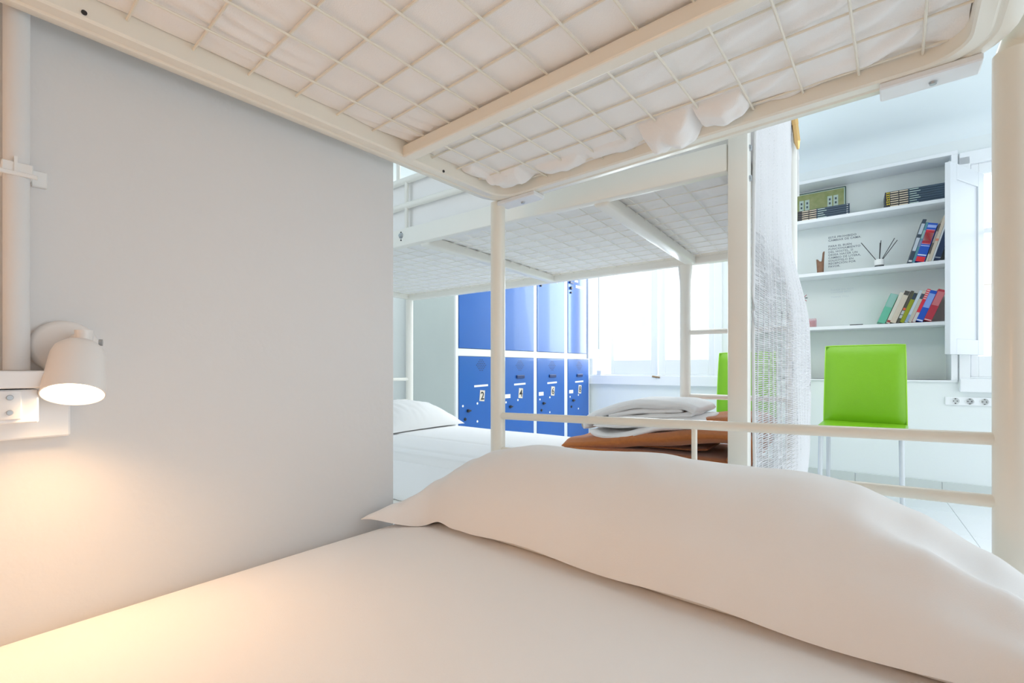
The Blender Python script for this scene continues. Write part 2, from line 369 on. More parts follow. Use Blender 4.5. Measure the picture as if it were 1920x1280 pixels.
# ================================================================ LOCKERS
XF = -2.25
def locker(y0, y1, doors, label):
    t = thing('locker_cabinet', label, 'locker', (XF-.24, (y0+y1)/2, 0), 1)
    b = BM(); box(b, XF-.49, XF-.012, y0, y1, .02, 1.82, .003, 1); part(t, 'cabinet_body', b, 'lockside')
    # white front frame
    ys = [y0] + [ (doors[i][1]+doors[i+1][0])/2 for i in range(len(doors)-1)] + [y1]
    b = BM()
    box(b, XF-.014, XF+.002, y0, doors[0][0], .02, 1.82, .001, 1); box(b, XF-.014, XF+.002, doors[-1][1], y1, .02, 1.82, .001, 1)
    for i in range(len(doors)-1): box(b, XF-.014, XF+.002, doors[i][1], doors[i+1][0], .02, 1.82, .001, 1)
    for d in doors:
        for z0, z1 in ((.02, .07), (.903, .952), (1.77, 1.82)): box(b, XF-.0138, XF+.0018, d[0], d[1], z0, z1)
    part(t, 'front_frame', b, 'lockwhite')
    for d in doors:
        g = .003; ya, yb, num = d[0]+g, d[1]-g, d[2]
        ym = (ya+yb)/2+.01
        for z0, z1, low in ((.073, .900, 1), (.955, 1.767, 0)):
            b = BM(); box(b, XF-.010, XF+.006, ya, yb, z0, z1, .002, 1)
            do = part(t, 'door', b, 'blue')
            zz = .86 if low else 1.71
            if low:
                b = BM()
                for r in range(7):
                    n = (2, 3, 4, 5, 4, 3, 2)[r]
                    for k in range(n):
                        yy = ym+(k-(n-1)/2)*.022; z = .885-.012*r-.008
                        box(b, XF+.0055, XF+.0068, yy-.007, yy+.007, z-.0018, z+.0018)
                part(do, 'vent_slots', b, 'black', kind='stuff')
            if low:
                if num != '2':
                    b = BM(); box(b, XF+.005, XF+.016, ym-.045, ym+.05, .742, .766, .003, 1); h = part(do, 'handle', b, 'navy')
                b = BM(); box(b, XF+.006, XF+.0068, ym-.07, ym+.07, .690, .704, rot=Matrix.Rotation(.03, 3, 'X')); part(do, 'label_strip', b, 'paper')
                b = BM(); box(b, XF+.006, XF+.0072, ym-.015, ym+.035, .588, .665, rot=Matrix.Rotation(-.10, 3, 'X')); pl = part(do, 'number_plate', b, 'cream')
                textpart(do, 'number', num, .078, 'black', (XF+.0074, ym+.012, .600), (PI/2, 0, PI/2), align='CENTER', bold=.001)
                for (dy, z) in ((.035, .565), (.175, .575), (.175, .45)):
                    b = BM(); lathe(b, [(.0001, .001), (.008, .0008), (.0085, 0)], (XF+.006, ya+dy, z), (1, 0, 0), 12); part(do, 'round_sticker', b, 'paper')
                if num != '2':
                    b = BM(); box(b, XF+.006, XF+.0066, ya+.02, ya+.085, .595, .625); part(do, 'sticker', b, 'paper')
                b = BM()
                lathe(b, [(.0001, .014), (.010, .013), (.011, .008), (.010, 0)], (XF+.006, ya+.08, .53), (1, 0, 0), 16)
                box(b, XF+.012, XF+.018, ya+.078, ya+.105, .525, .535, .001, 1)
                part(do, 'lock', b, 'black', True); b = BM()
                lathe(b, [(.0001, .006), (.010, .005), (.011, 0)], (XF+.006, ya+.055, .475), (1, 0, 0), 14)
                part(do, 'keyhole', b, 'black', True)
            elif num in '68':
                b = BM(); box(b, XF+.006, XF+.0068, ym-.06, ym+.08, 1.55, 1.575); part(do, 'label_strip', b, 'paper')
                b = BM(); box(b, XF+.006, XF+.0068, ya+.11, ya+.17, 1.60, 1.62); part(do, 'label_strip', b, 'paper')
                b = BM()
                lathe(b, [(.0001, .016), (.013, .015), (.014, 0)], (XF+.006, ya+.045, 1.535), (1, 0, 0), 14)
                part(do, 'lock', b, 'black', True); b = BM()
                lathe(b, [(.0001, .012), (.008, .011), (.009, 0)], (XF+.006, ya+.045, 1.495), (1, 0, 0), 14); part(do, 'keyhole', b, 'black', True)
                b = BM(); box(b, XF+.006, XF+.02, ya+.02, ya+.08, 1.575, 1.595, .003, 1); part(do, 'handle', b, 'navy')
    return t
locker(2.118, 2.995, [(2.143, 2.555, '2'), (2.590, 2.975, '4')], 'blue two-column locker cabinet numbered 2 and 4')
locker(2.997, 3.852, [(3.016, 3.420, '6'), (3.470, 3.835, '8')], 'blue two-column locker cabinet numbered 6 and 8 next to window')

# ================================================================ BUNK BED ONE (near)
XL, XR, YE, YB = -.770, .092, .884, -1.12
b1 = thing('bunk_bed', 'cream metal bunk bed nearest the viewer, its wire grid overhead', 'bunk bed', (-.34, -.12, 0))
def rpath(xl, xr, ye, yb, r, z):
    p = [(xl, yb, z), (xl, yb*.5, z), (xl, ye-r-.01, z)]
    for k in range(0, 9):
        a = PI - PI/2*k/8; p.append((xl+r+r*math.cos(a), ye-r+r*math.sin(a), z))
    for k in range(0, 9):
        a = PI/2 - PI/2*k/8; p.append((xr-r+r*math.cos(a), ye-r+r*math.sin(a), z))
    return p+[(xr, ye-r-.01, z), (xr, yb, z)]
# sweep() outward is the right of travel; travelling up the left side then right => right is inward, so outward is negative
def prof1(): 
    P = []
    for (o, u) in [(-.024, .014), (-.024, .003), (-.020, 0), (-.006, -.001), (-.003, .0015), (.0, .0015), (.003, -.001), (.018, -.001), (.021, .002), (.021, .044), (-.006, .044), (-.010, .018)]:
        P.append((o, u))
    return P
b = BM(); sweep(b, rpath(XL, XR, YE, YB, .07, 1.239), prof1()); part(b1, 'upper_frame', b, 'bed', True, 35)
b = BM(); box(b, XL, XR, YB-.02, YB+.02, 1.239, 1.283, .004); part(b1, 'foot_rail', b, 'bed')
for yc in (.5745, -.32):
    b = BM(); box(b, XL+.02, XR-.02, yc-.011, yc+.013, 1.235, 1.259, .003, 2); part(b1, 'crossbar', b, 'bed')
ZW = 1.2575
me = fin(tube(BM(), (0, YB+.02, 0), (0, YE-.020, 0), .0018, n=8), 'mesh_wire', 'wire', True)
copies(b1, 'mesh_wire', me, [(-.757+.0713*k, 0, ZW) for k in range(1, 12)])
me = fin(tube(BM(), (XL+.02, 0, 0), (XR-.02, 0, 0), .0018, n=8), 'mesh_wire', 'wire', True)
ks = []
y = .139
while y > YB+.05: y -= .0713
while y < YE-.03:
    if abs(y-.5745) > .02 and y > YB+.04: ks.append((0, y, ZW+.003))
    y += .0713
copies(b1, 'mesh_wire', me, ks)
def post(par, x, y, z0, z1, r, m='bed', foot=True):
    b = BM(); tube(b, (x, y, z0), (x, y, z1), r, n=28)
    o = part(par, 'post', b, m, True)
    return o
post(b1, -.783, .885, 0, 1.240, .0185)
post(b1, .1175, .885, 0, 1.232, .0205)
post(b1, -.783, YB, 0, 1.9, .0185); post(b1, .1175, YB, 0, 1.9, .0205)
b = BM(); polytube(b, [(.139, YB, 1.262), (.139, .80, 1.262), (.136, .855, 1.262), (.128, .885, 1.256), (.122, .892, 1.235)], .0215, 20); part(b1, 'side_rail', b, 'bed', True, 60)
# head-end rails
def rail(par, p0, p1, r, m='bed', name='guard_rail'):
    b = BM(); tube(b, p0, p1, r, n=18); return part(par, name, b, m, True)
rail(b1, (-.783, .885, .699), (.1175, .885, .7265), .0088)
rail(b1, (-.783, .885, .612), (.1175, .885, .6435), .0088)
rail(b1, (-.783, .885, .530), (.1175, .885, .556), .011)
b = BM(); tube(b, (-.292, .885, .632), (-.292, .885, .712), .0052, n=12); part(b1, 'spindle', b, 'bed', True)
b = BM(); tube(b, (-.292, .885, .545), (-.292, .885, .625), .0052, n=12); part(b1, 'spindle', b, 'bed', True)
# lower side frame
for x in (-.783, .1175):
    b = BM(); box(b, x-.012, x+.012, YB, .875, .30, .345, .003); part(b1, 'lower_rail', b, 'bed')
b = BM(); box(b, -.775, .11, YB-.01, .90, .318, .332); part(b1, 'mattress_base', b, 'wire')
for (x0, x1) in ((-.772, -.655), (-.02, .088)):
    b = BM(); box(b, x0, x1, .868, .910, 1.228, 1.2385, .002, 1); br = part(b1, 'corner_bracket', b, 'white')
    xm = x0*.45+x1*.55
    b = BM(); lathe(b, [(.0001, .004), (.004, .004), (.0048, 0)], (xm, .892, 1.2285), (0, 0, -1), 14); part(br, 'bolt', b, 'steel', True)
for (y, z) in ((.0985, 1.2455), (.670, 1.2425)):
    b = BM(); tube(b, (XL+.0205, y, z), (XL+.0225, y, z), .0028, n=12); part(b1, 'bolt_hole', b, 'black')

# upper mattress 1, seen from below
def grid(bm, f, x0, x1, y0, y1, nx, ny):
    V = [[bm.verts.new(f(x0+(x1-x0)*i/nx, y0+(y1-y0)*j/ny)) for j in range(ny+1)] for i in range(nx+1)]
    for i in range(nx):
        for j in range(ny): bm.faces.new((V[i][j], V[i+1][j], V[i+1][j+1], V[i][j+1]))
    return V
def slab(bm, ftop, fbot, x0, x1, y0, y1, nx, ny):
    A = grid(bm, ftop, x0, x1, y0, y1, nx, ny); B = grid(bm, fbot, x0, x1, y0, y1, nx, ny)
    for i in range(nx):
        bm.faces.new((A[i][0], B[i][0], B[i+1][0], A[i+1][0])); bm.faces.new((A[i][ny], A[i+1][ny], B[i+1][ny], B[i][ny]))
    for j in range(ny):
        bm.faces.new((A[0][j], A[0][j+1], B[0][j+1], B[0][j])); bm.faces.new((A[nx][j], B[nx][j], B[nx][j+1], A[nx][j+1]))
    return bm
S = .0713
def under(x, y):
    cx = ((x+.757)/S) % 1; cy = ((y-.139)/S) % 1
    z = ZW+.0065 - .0015*(math.sin(PI*cx)**.7)*(math.sin(PI*cy)**.7)
    # long folds running along the left side
    if y < .58:
        a = sst(-.50, -.70, x)
        z -= .0035*a*math.sin((x+.06*math.sin(y*5))*210)*max(0, nz(x, y, 3, 6)+.3)
    else:
        q = sst(-.35, .0, x)*.8+.15*sst(.64, .8, y)
        # diagonal drapes of the bunched sheet
        t = (y*1.0+x*.42+.02*nz(x, y, 1, 9))
        z += q*.0085
        z -= q*(.007*max(0, math.sin(t*95+3*nz(x, y, 5, 5)))+.006*abs(nz(x, y, 2, 24)))
        z -= .010*sst(.76, .84, y)*sst(-.68, -.5, x)*(.4+.6*max(0, nz(x, 0, 9, 16)))
        # pouches of sheet pushed through the grid next to the end rail
        for (px, py, sx, sy, d, rid) in ((-.318, .832, .047, .040, .040, 1), (-.228, .826, .040, .032, .024, 2), (-.440, .838, .05, .02, .008, 3),
                                    (-.560, .835, .055, .022, .014, 4), (-.685, .815, .045, .036, .022, 5), (-.735, .76, .02, .04, .010, 6)):
            u = abs((x-px)/sx); v = abs((y-py)/sy)
            k = max(0, 1-u**3)*max(0, 1-v**3)
            z -= d*k**.6*(1+.35*nz(x*3, y*3, rid, 14))
    z += .004*sst(.03, 0, min(x-XL-.02, 1)) 
    return Vector((x, y, z))
b = BM(); slab(b, lambda x, y: Vector((x, y, 1.40)), under, XL+.022, XR-.022, .10, YE-.0215, 230, 220)
o = solo('mattress', b, 'ticking', 'white covered upper mattress seen from below through the nearest bunk grid', 'mattress', (-.34, -.12, 1.262), smooth=True, ang=80)
b = BM(); box(b, XL+.022, XR-.022, YB+.03, .10, 1.264, 1.40); part(o, 'mattress_foot', b, 'ticking')

# lower mattress 1 with sheet
def mtop(x, y):
    z = .505 + .0025*nz(x, y, 0, 3)
    e = min(x+.822, .105-x, y+1.1, .872-y)
    z -= .03*(1-sst(0, .05, e))**2
    return Vector((x, y, z))
b = BM(); slab(b, mtop, lambda x, y: Vector((x, y, .333)), -.822, .105, -1.1, .872, 70, 130)
solo('mattress', b, 'sheet', 'white sheeted lower mattress in the foreground under the long pillow', 'mattress', (-.36, -.12, .333), smooth=True, ang=60)

# pillow 1
HT = [(-.815, .001), (-.80, .022), (-.78, .045), (-.74, .088), (-.70, .118), (-.64, .142), (-.55, .156), (-.44, .164), (-.25, .168), (-.1, .168), (-.04, .160), (.02, .138), (.08, .104), (.13, .070), (.165, .038), (.19, .001)]
def pil1():
    bm = BM(); nx, ny = 150, 60; x0, x1 = -.812, .19
    def yf(x):  # front edge
        return .598 + .010*nz(x, 1, 2, 7) - .085*sst(-.70, -.812, x)**1.3 - .03*sst(.05, .19, x)
    def yb(x): return .872 - .05*sst(-.66, -.81, x) - .0*x
    def top(i, j):
        x = x0+(x1-x0)*i/nx; v = j/ny
        vv = 1-math.cos(v*PI); vv = vv/2
        y = yf(x)+(yb(x)-yf(x))*vv
        s = abs(2*vv-1); c = (1-s**2.3)**.62 if s < 1 else 0
        z = lerp_table(HT, x)*c
        z += .006*c*nz(x, y, 4, 8) + .0025*c*nz(x, y, 8, 22)
        # pinches near the left corner
        z += .0015*sst(-.62, -.76, x)*math.sin((y*1.2+x)*95)*c
        # crease running to the right front corner
        d = y-.652-.05*(x-.05)
        z += sst(-.07, .06, x)*(-.024*math.exp(-((d-.048)/.032)**2)+.014*math.exp(-(d/.020)**2))*c
        lift = .010*sst(-.76, -.812, x) + (.006+.006*math.sin(x*62))*sst(-.60, -.70, x)*sst(.35, 0, vv) + (.016+.004*math.sin(x*23))*sst(.13, 0, vv)*sst(-.72, -.62, x)
        return Vector((x, y, .508+max(0, z)+lift))
    def bot(i, j):
        p = top(i, j); v = j/ny; vv = (1-math.cos(v*PI))/2; s = abs(2*vv-1)
        x = p.x
        lift = .010*sst(-.76, -.812, x) + (.006+.006*math.sin(x*62))*sst(-.60, -.70, x)*sst(.35, 0, vv) + (.016+.004*math.sin(x*23))*sst(.13, 0, vv)*sst(-.72, -.62, x)
        return Vector((p.x, p.y, min(p.z-.002, .5065+lift)))
    A = [[bm.verts.new(top(i, j)) for j in range(ny+1)] for i in range(nx+1)]
    B = [[bm.verts.new(bot(i, j)) for j in range(ny+1)] for i in range(nx+1)]
    for i in range(nx):
        for j in range(ny):
            bm.faces.new((A[i][j], A[i+1][j], A[i+1][j+1], A[i][j+1])); bm.faces.new((B[i][j], B[i][j+1], B[i+1][j+1], B[i+1][j]))
        bm.faces.new((A[i][0], B[i][0], B[i+1][0], A[i+1][0])); bm.faces.new((A[i][ny], A[i+1][ny], B[i+1][ny], B[i][ny]))
    for j in range(ny):
        bm.faces.new((A[0][j], A[0][j+1], B[0][j+1], B[0][j])); bm.faces.new((A[nx][j], B[nx][j], B[nx][j+1], A[nx][j+1]))
    return bm
solo('pillow', pil1(), 'sheet', 'long white pillow in the foreground against the bed rail', 'pillow', (-.32, .74, .506), smooth=True, ang=75)

# ================================================================ BUNK BED TWO (across)
b2 = thing('bunk_bed', 'white metal bunk bed standing crosswise behind the near bunk', 'bunk bed', (-1.18, 1.5, 0), 2)
XA, XB, YN_, YF_ = -2.2, -.19, 1.08, 1.95
def sqpost(x, y, z0, z1, s=.02):
    b = BM(); box(b, x-s, x+s, y-s, y+s, z0, z1, .004, 2); return part(b2, 'post', b, 'bed2', True)
sqpost(XB, YN_+.018, 0, 1.80); sqpost(XA, YN_+.018, 0, 1.80)
b = BM(); tube(b, (XA, YF_, 0), (XA, YF_, 1.8), .022, n=20); part(b2, 'post', b, 'bed2', True)
b = BM(); tube(b, (-.168, YF_+.02, 0), (-.168, YF_+.02, 1.8), .019, n=20); part(b2, 'post', b, 'bed2', True)
b = BM(); polytube(b, [(-.539, YF_, 0), (-.539, YF_, 1.14), (-.539, YF_, 1.18), (-.539, YF_, 1.215), (-.539, YF_, 1.24)], [.0205, .0205, .022, .026, .028], 20); part(b2, 'post', b, 'bed2', True, 60)
b = BM(); box(b, XA, XB-.021, YN_, YN_+.03, 1.246, 1.306, .004, 2); part(b2, 'side_beam', b, 'bed2', True)
b = BM(); box(b, XA, -.172, YF_-.022, YF_+.018, 1.237, 1.282, .008, 3); part(b2, 'far_rail', b, 'bed2', True)
for x in (XA, XB):
    b = BM(); box(b, x-.015, x+.015, YN_+.03, YF_, 1.245, 1.285, .004, 2); part(b2, 'end_rail', b, 'bed2', True)
for x in (-1.17, -.515):
    b = BM(); box(b, x-.022, x+.022, YN_+.02, YF_-.01, 1.238, 1.272, .008, 3); part(b2, 'crossbar', b, 'bed2', True)
me = fin(tube(BM(), (0, YN_+.03, 0), (0, YF_-.02, 0), .0015, n=6), 'mesh_wire', 'bed2', True)
copies(b2, 'mesh_wire', me, [(XA+.09+.0713*k, 0, 1.268) for k in range(26)])
me = fin(tube(BM(), (XA+.01, 0, 0), (XB-.01, 0, 0), .0015, n=6), 'mesh_wire', 'bed2', True)
copies(b2, 'mesh_wire', me, [(0, YN_+.06+.0713*k, 1.264) for k in range(12)])
# fix origins: wire meshes are drawn in frame coordinates already
# upper guard rails on the near side
rail(b2, (XA, YN_+.016, 1.389), (XB, YN_+.016, 1.389), .011, 'bed2'); rail(b2, (XA, YN_+.016, 1.478), (XB, YN_+.016, 1.478), .011, 'bed2')
for x, z0, z1 in ((-1.252, 1.30, 1.478), (-1.295, 1.47, 1.57), (-.55, 1.30, 1.478)):
    b = BM(); tube(b, (x, YN_+.016, z0), (x, YN_+.016, z1), .007, n=10); part(b2, 'spindle', b, 'bed2', True)
rail(b2, (XA, YN_+.016, 1.57), (XB, YN_+.016, 1.57), .011, 'bed2')
b = BM(); lathe(b, [(.0001, .007), (.006, .007), (.010, .002), (.011, 0)], (-1.262, YN_, 1.282), (0, -1, 0), 16); part(b2, 'bolt', b, 'steel', True)
for dz in (.014, -.013):
    b = BM(); lathe(b, [(.0001, .002), (.0025, .002), (.003, 0)], (-1.262, YN_, 1.279+dz), (0, -1, 0), 10); part(b2, 'bolt_hole', b, 'black', True)
for z in (1.225, 1.29):
    b = BM(); lathe(b, [(.0001, .004), (.0055, .004), (.007, 0)], (XB+.02, YN_+.018, z), (1, 0, 0), 14); part(b2, 'bolt', b, 'steel', True)
# ladder rungs at the far side, head rail at the left end, lower frame
for z in (.965, .706, .44, 1.60):
    rail(b2, (-.539, YF_, z), (-.170, YF_+.005, z), .010, 'bed2', 'ladder_rung')
rail(b2, (XA, YN_+.02, .752), (XA, YF_, .752), .010, 'bed2', 'head_rail'); rail(b2, (XA, YN_+.02, .62), (XA, YF_, .62), .010, 'bed2', 'head_rail')
for y in (YN_+.02, YF_-.01):
    b = BM(); box(b, XA, XB, y-.012, y+.012, .30, .34, .003); part(b2, 'lower_rail', b, 'bed2')
b = BM(); box(b, XA+.02, XB-.02, YN_+.035, YF_-.025, .318, .332); part(b2, 'mattress_base', b, 'bed2')
# upper mattress 2
def under2(x, y):
    cx = ((x-XA-.09)/S) % 1; cy = ((y-YN_-.06)/S) % 1
    z = 1.2745 - .003*(math.sin(PI*cx)**.7)*(math.sin(PI*cy)**.7)
    z -= .006*sst(1.72, 1.86, y)*max(0, nz(x, y, 1, 14))*sst(-1.4, -1.0, x)
    k = max(0, 1-abs((x+.265)/.03)**4)*max(0, 1-abs((y-1.22)/.09)**4); z -= .009*k**.5
    return Vector((x, y, z))
b = BM(); slab(b, lambda x, y: Vector((x, y, 1.505-.012*(1-sst(0, .04, min(x-XA, XB-x, y-YN_-.03, YF_-.02-y))))), under2, XA+.02, XB-.025, YN_+.034, YF_-.024, 330, 100)
solo('mattress', b, 'sheet', 'white upper mattress seen from below on the crosswise bunk behind', 'mattress', (-1.18, 1.5, 1.28), 2, smooth=True, ang=70)
def mtop2(x, y):
    z = .505 + .0025*nz(x, y, 0, 3) - .004*math.exp(-((y-1.47-.03*(x+1.5))/.014)**2) - .004*math.exp(-((y-1.25-.01*x)/.02)**2)
    e = min(x+2.18, -.205-x, y-1.135, 1.918-y)
    z -= .025*(1-sst(0, .045, e))**2
    return Vector((x, y, z))
b = BM(); slab(b, mtop2, lambda x, y: Vector((x, y, .334)), -2.18, -.213, 1.135, 1.918, 130, 100)
solo('mattress', b, 'sheet', 'white sheeted lower mattress of the crosswise bunk, folded bedding on it', 'mattress', (-1.18, 1.5, .334), 2, smooth=True, ang=60)
# pillow 2
def pil2():
    bm = BM(); nx, ny = 50, 70
    def P(i, j, up):
        u = (1-math.cos(PI*i/nx))/2; v = (1-math.cos(PI*j/ny))/2
        su, sv = 2*u-1, 2*v-1
        x = -2.16+.41*u + .02*abs(sv)**3*su; y = 1.42+.50*v + .015*abs(su)**3*sv
        c = ((1-abs(su)**2.4)*(1-abs(sv)**2.6)); c = max(0, c)**.55
        if up:
            z = .130*c+c*(.010*nz(x, y, 1, 9)+.012*abs(nz(x*.6, y*1.6, 4, 14)))+.006
        else: z = .002+.004*(1-c)
        return Vector((x, y, .507+z))
    A = [[bm.verts.new(P(i, j, 1)) for j in range(ny+1)] for i in range(nx+1)]
    B = [[bm.verts.new(P(i, j, 0)) for j in range(ny+1)] for i in range(nx+1)]
    for i in range(nx):
        for j in range(ny):
            bm.faces.new((A[i][j], A[i+1][j], A[i+1][j+1], A[i][j+1])); bm.faces.new((B[i][j], B[i][j+1], B[i+1][j+1], B[i+1][j]))
        bm.faces.new((A[i][0], B[i][0], B[i+1][0], A[i+1][0])); bm.faces.new((A[i][ny], A[i+1][ny], B[i+1][ny], B[i][ny]))
    for j in range(ny):
        bm.faces.new((A[0][j], A[0][j+1], B[0][j+1], B[0][j])); bm.faces.new((A[nx][j], B[nx][j], B[nx][j+1], A[nx][j+1]))
    return bm
solo('pillow', pil2(), 'sheet', 'white pillow on the crosswise bed near the blue lockers', 'pillow', (-1.95, 1.67, .507), 2, smooth=True, ang=75)

# folded blanket and duvet: ribbons swept along y
def ribbon(bm, path, th, y0, y1, amp=.004, sc_=9, seed=0, ny=26, taper=None, round_=.02):
    pts = []                                  # resample
    P = [Vector((p[0], p[1])) for p in path]
    # catmull-rom
    for i in range(len(P)-1):
        a = P[max(0, i-1)]; b_ = P[i]; c = P[i+1]; d = P[min(len(P)-1, i+2)]
        for k in range(10):
            t = k/10
            pts.append(.5*((2*b_)+(c-a)*t+(2*a-5*b_+4*c-d)*t*t+(3*b_-a-3*c+d)*t**3))
    pts.append(P[-1]); n = len(pts)
    loop = []
    for i, p in enumerate(pts):
        t = (pts[min(n-1, i+1)]-pts[max(0, i-1)]).normalized(); nn = Vector((-t.y, t.x))
        h = th/2*(min(1, (min(i, n-1-i)+.6)/3.5))**.5
        loop.append((p+nn*h, p-nn*h))
    ring = [q[0] for q in loop]+[q[1] for q in loop[::-1]]; cen = [p for p in pts]+[p for p in pts[::-1]]
    R = []
    for j in range(ny+1):
        v = j/ny; y = y0+(y1-y0)*v
        e = min(v, 1-v)*(y1-y0); sh = sst(-.012, round_, e)
        row = []
        for q, c in zip(ring, cen):
            o = c+(q-c)*sh
            dx = amp*noise.noise(Vector((o.x*sc_, y*sc_, o.y*sc_*2+seed))); dz = amp*noise.noise(Vector((o.x*sc_, y*sc_+7, o.y*sc_*2+seed)))
            dy = amp*1.6*noise.noise(Vector((o.x*sc_*.7, 3, o.y*sc_*3+seed)))
            row.append(bm.verts.new((o.x+dx, y+dy, o.y+dz)))
        R.append(row)
    m = len(ring)
    for j in range(ny):
        for k in range(m): bm.faces.new((R[j][k], R[j][(k+1) % m], R[j+1][(k+1) % m], R[j+1][k]))
    bm.faces.new(R[0][::-1]); bm.faces.new(R[-1]); return bm
z0 = .508
b = BM()
ribbon(b, [(-.84, z0+.016), (-.66, z0+.015), (-.48, z0+.014), (-.34, z0+.014), (-.24, z0+.018)], .026, 1.53, 1.90, .005, 8, 1, 40, round_=.03)
ribbon(b, [(-.875, z0+.022), (-.80, z0+.032), (-.70, z0+.046), (-.60, z0+.060), (-.50, z0+.074), (-.41, z0+.088), (-.33, z0+.098), (-.27, z0+.090), (-.238, z0+.062), (-.258, z0+.038), (-.30, z0+.030)], .046, 1.53, 1.90, .006, 8, 3, 40, round_=.035)
ribbon(b, [(-.60, z0+.034), (-.50, z0+.038), (-.42, z0+.040), (-.37, z0+.046)], .012, 1.60, 1.88, .003, 9, 5, 26)
ribbon(b, [(-.52, z0+.105), (-.40, z0+.126), (-.30, z0+.140), (-.235, z0+.136), (-.205, z0+.110)], .034, 1.60, 1.89, .007, 9, 4, 30, round_=.03)
b_ = solo('blanket', b, 'blanket', 'rust brown folded blanket at the end of the crosswise bed', 'blanket', (-.55, 1.7, .508), 2, smooth=True, ang=75)
b = BM(); z1 = .580
def sx(P): return [(-.80+(x+.80)*.88, z) for x, z in P]
ribbon(b, sx([(-.77, z1+.010), (-.70, z1-.008), (-.62, z1-.002), (-.54, z1+.022), (-.46, z1+.042), (-.39, z1+.050), (-.34, z1+.054)]), .026, 1.55, 1.84, .006, 11, 2, 30)
ribbon(b, sx([(-.76, z1+.026), (-.68, z1+.030), (-.58, z1+.042), (-.48, z1+.058), (-.40, z1+.066), (-.335, z1+.070), (-.33, z1+.060)]), .016, 1.56, 1.84, .006, 12, 8, 30)
ribbon(b, sx([(-.74, z1+.046), (-.64, z1+.056), (-.54, z1+.070), (-.44, z1+.078), (-.36, z1+.086)]), .018, 1.57, 1.84, .006, 12, 11, 30)
ribbon(b, sx([(-.70, z1+.066), (-.60, z1+.082), (-.50, z1+.092), (-.40, z1+.096)]), .022, 1.585, 1.83, .004, 12, 21, 26)
ribbon(b, sx([(-.80, z1+.012), (-.795, z1+.044), (-.74, z1+.074), (-.66, z1+.096), (-.57, z1+.112), (-.47, z1+.118), (-.39, z1+.112), (-.35, z1+.094)]), .030, 1.56, 1.85, .008, 9, 14, 34, round_=.03)
solo('duvet', b, 'sheet', 'white folded duvet lying on the brown blanket', 'duvet', (-.57, 1.7, .56), 2, smooth=True, ang=75)

# ================================================================ WOVEN CURTAIN
cu = thing('woven_curtain', 'white woven cord curtain hanging on the end of the crosswise bunk', 'curtain', (-.165, 1.5, .30), 2)
def cs(v, z):   # surface: v in 0..1 from near post to far post
    y = 1.122+.84*v
    bulge = .050*sst(1.28, .95, z)*sst(.1, .95, v)*(1-.25*sst(.55, .35, z))
    x = -.163+bulge + .003*math.sin(v*17+z*5) + .004*nz(v*3, z*3, 2)*v
    return x, y
b = BM(); N = 270; ztop, zbot = 1.735, .36
for i in range(N):
    z = zbot+(ztop-zbot)*i/(N-1); pts = []; wd = []
    prev = None
    for k in range(31):
        v = k/30; x, y = cs(v, z)
        sag = .030*math.sin(PI*v)*sst(.75, .45, z)*-1 + .0012*nz(v*4, i*.08, 1) + .0005*nz(v*30, i, 7)
        zz = z+sag
        open_ = (.35+.65*sst(1.30, 1.0, z))*sst(.75, .35, v)*sst(.50, .60, z)+.35*sst(1.3, 1.0, z)
        th = .0031 - .0014*min(1, open_) + .0003*nz(v*12, i*1.7, 3)
        wv = .0006*(1 if (i+int(v*16)) % 2 else -1)
        a = b.verts.new((x-.002+wv, y, zz-th)); c = b.verts.new((x+.0016+wv, y, zz)); d = b.verts.new((x-.002+wv, y, zz+th)); e = b.verts.new((x-.0045+wv, y, zz))
        if prev:
            P = prev
            for q in range(4): b.faces.new((P[q], P[(q+1) % 4], (a, c, d, e)[(q+1) % 4], (a, c, d, e)[q]))
        prev = (a, c, d, e)
part(cu, 'weft_cords', b, 'cord', True, 60, kind='stuff')
me = None
for k in range(15):
    v = k/14; pts = []
    for j in range(41):
        z = zbot+(ztop-zbot)*j/40; x, y = cs(v, z); pts.append((x-.001, y, z))
    b = BM(); polytube(b, pts, .0020 if k not in (0, 14) else .004, 6); part(cu, 'warp_cord', b, 'cord', True, 80)
rod = BM(); tube(rod, (-.163, 1.10, 1.742), (-.163, 1.98, 1.742), .008, n=14); part(cu, 'hanging_rod', rod, 'bed2', True)
b = BM(); tube(b, (-.160, 2.0, 1.735), (-.150, 2.035, 1.60), .0035, n=8); tube(b, (-.150, 1.985, 1.64), (-.148, 1.99, 1.45), .004, n=8); part(cu, 'tie_cord', b, 'cord', True)
g = BM()
tube(g, (-.156, 1.925, 1.712), (-.153, 1.928, 1.686), .012, .012, 6); tube(g, (-.153, 1.928, 1.686), (-.147, 1.935, 1.628), .0105, .0105, 6); tube(g, (-.147, 1.935, 1.628), (-.144, 1.938, 1.602), .0100, .004, 6)
part(cu, 'clasp', g, 'gold', label='gold coloured faceted clasp')

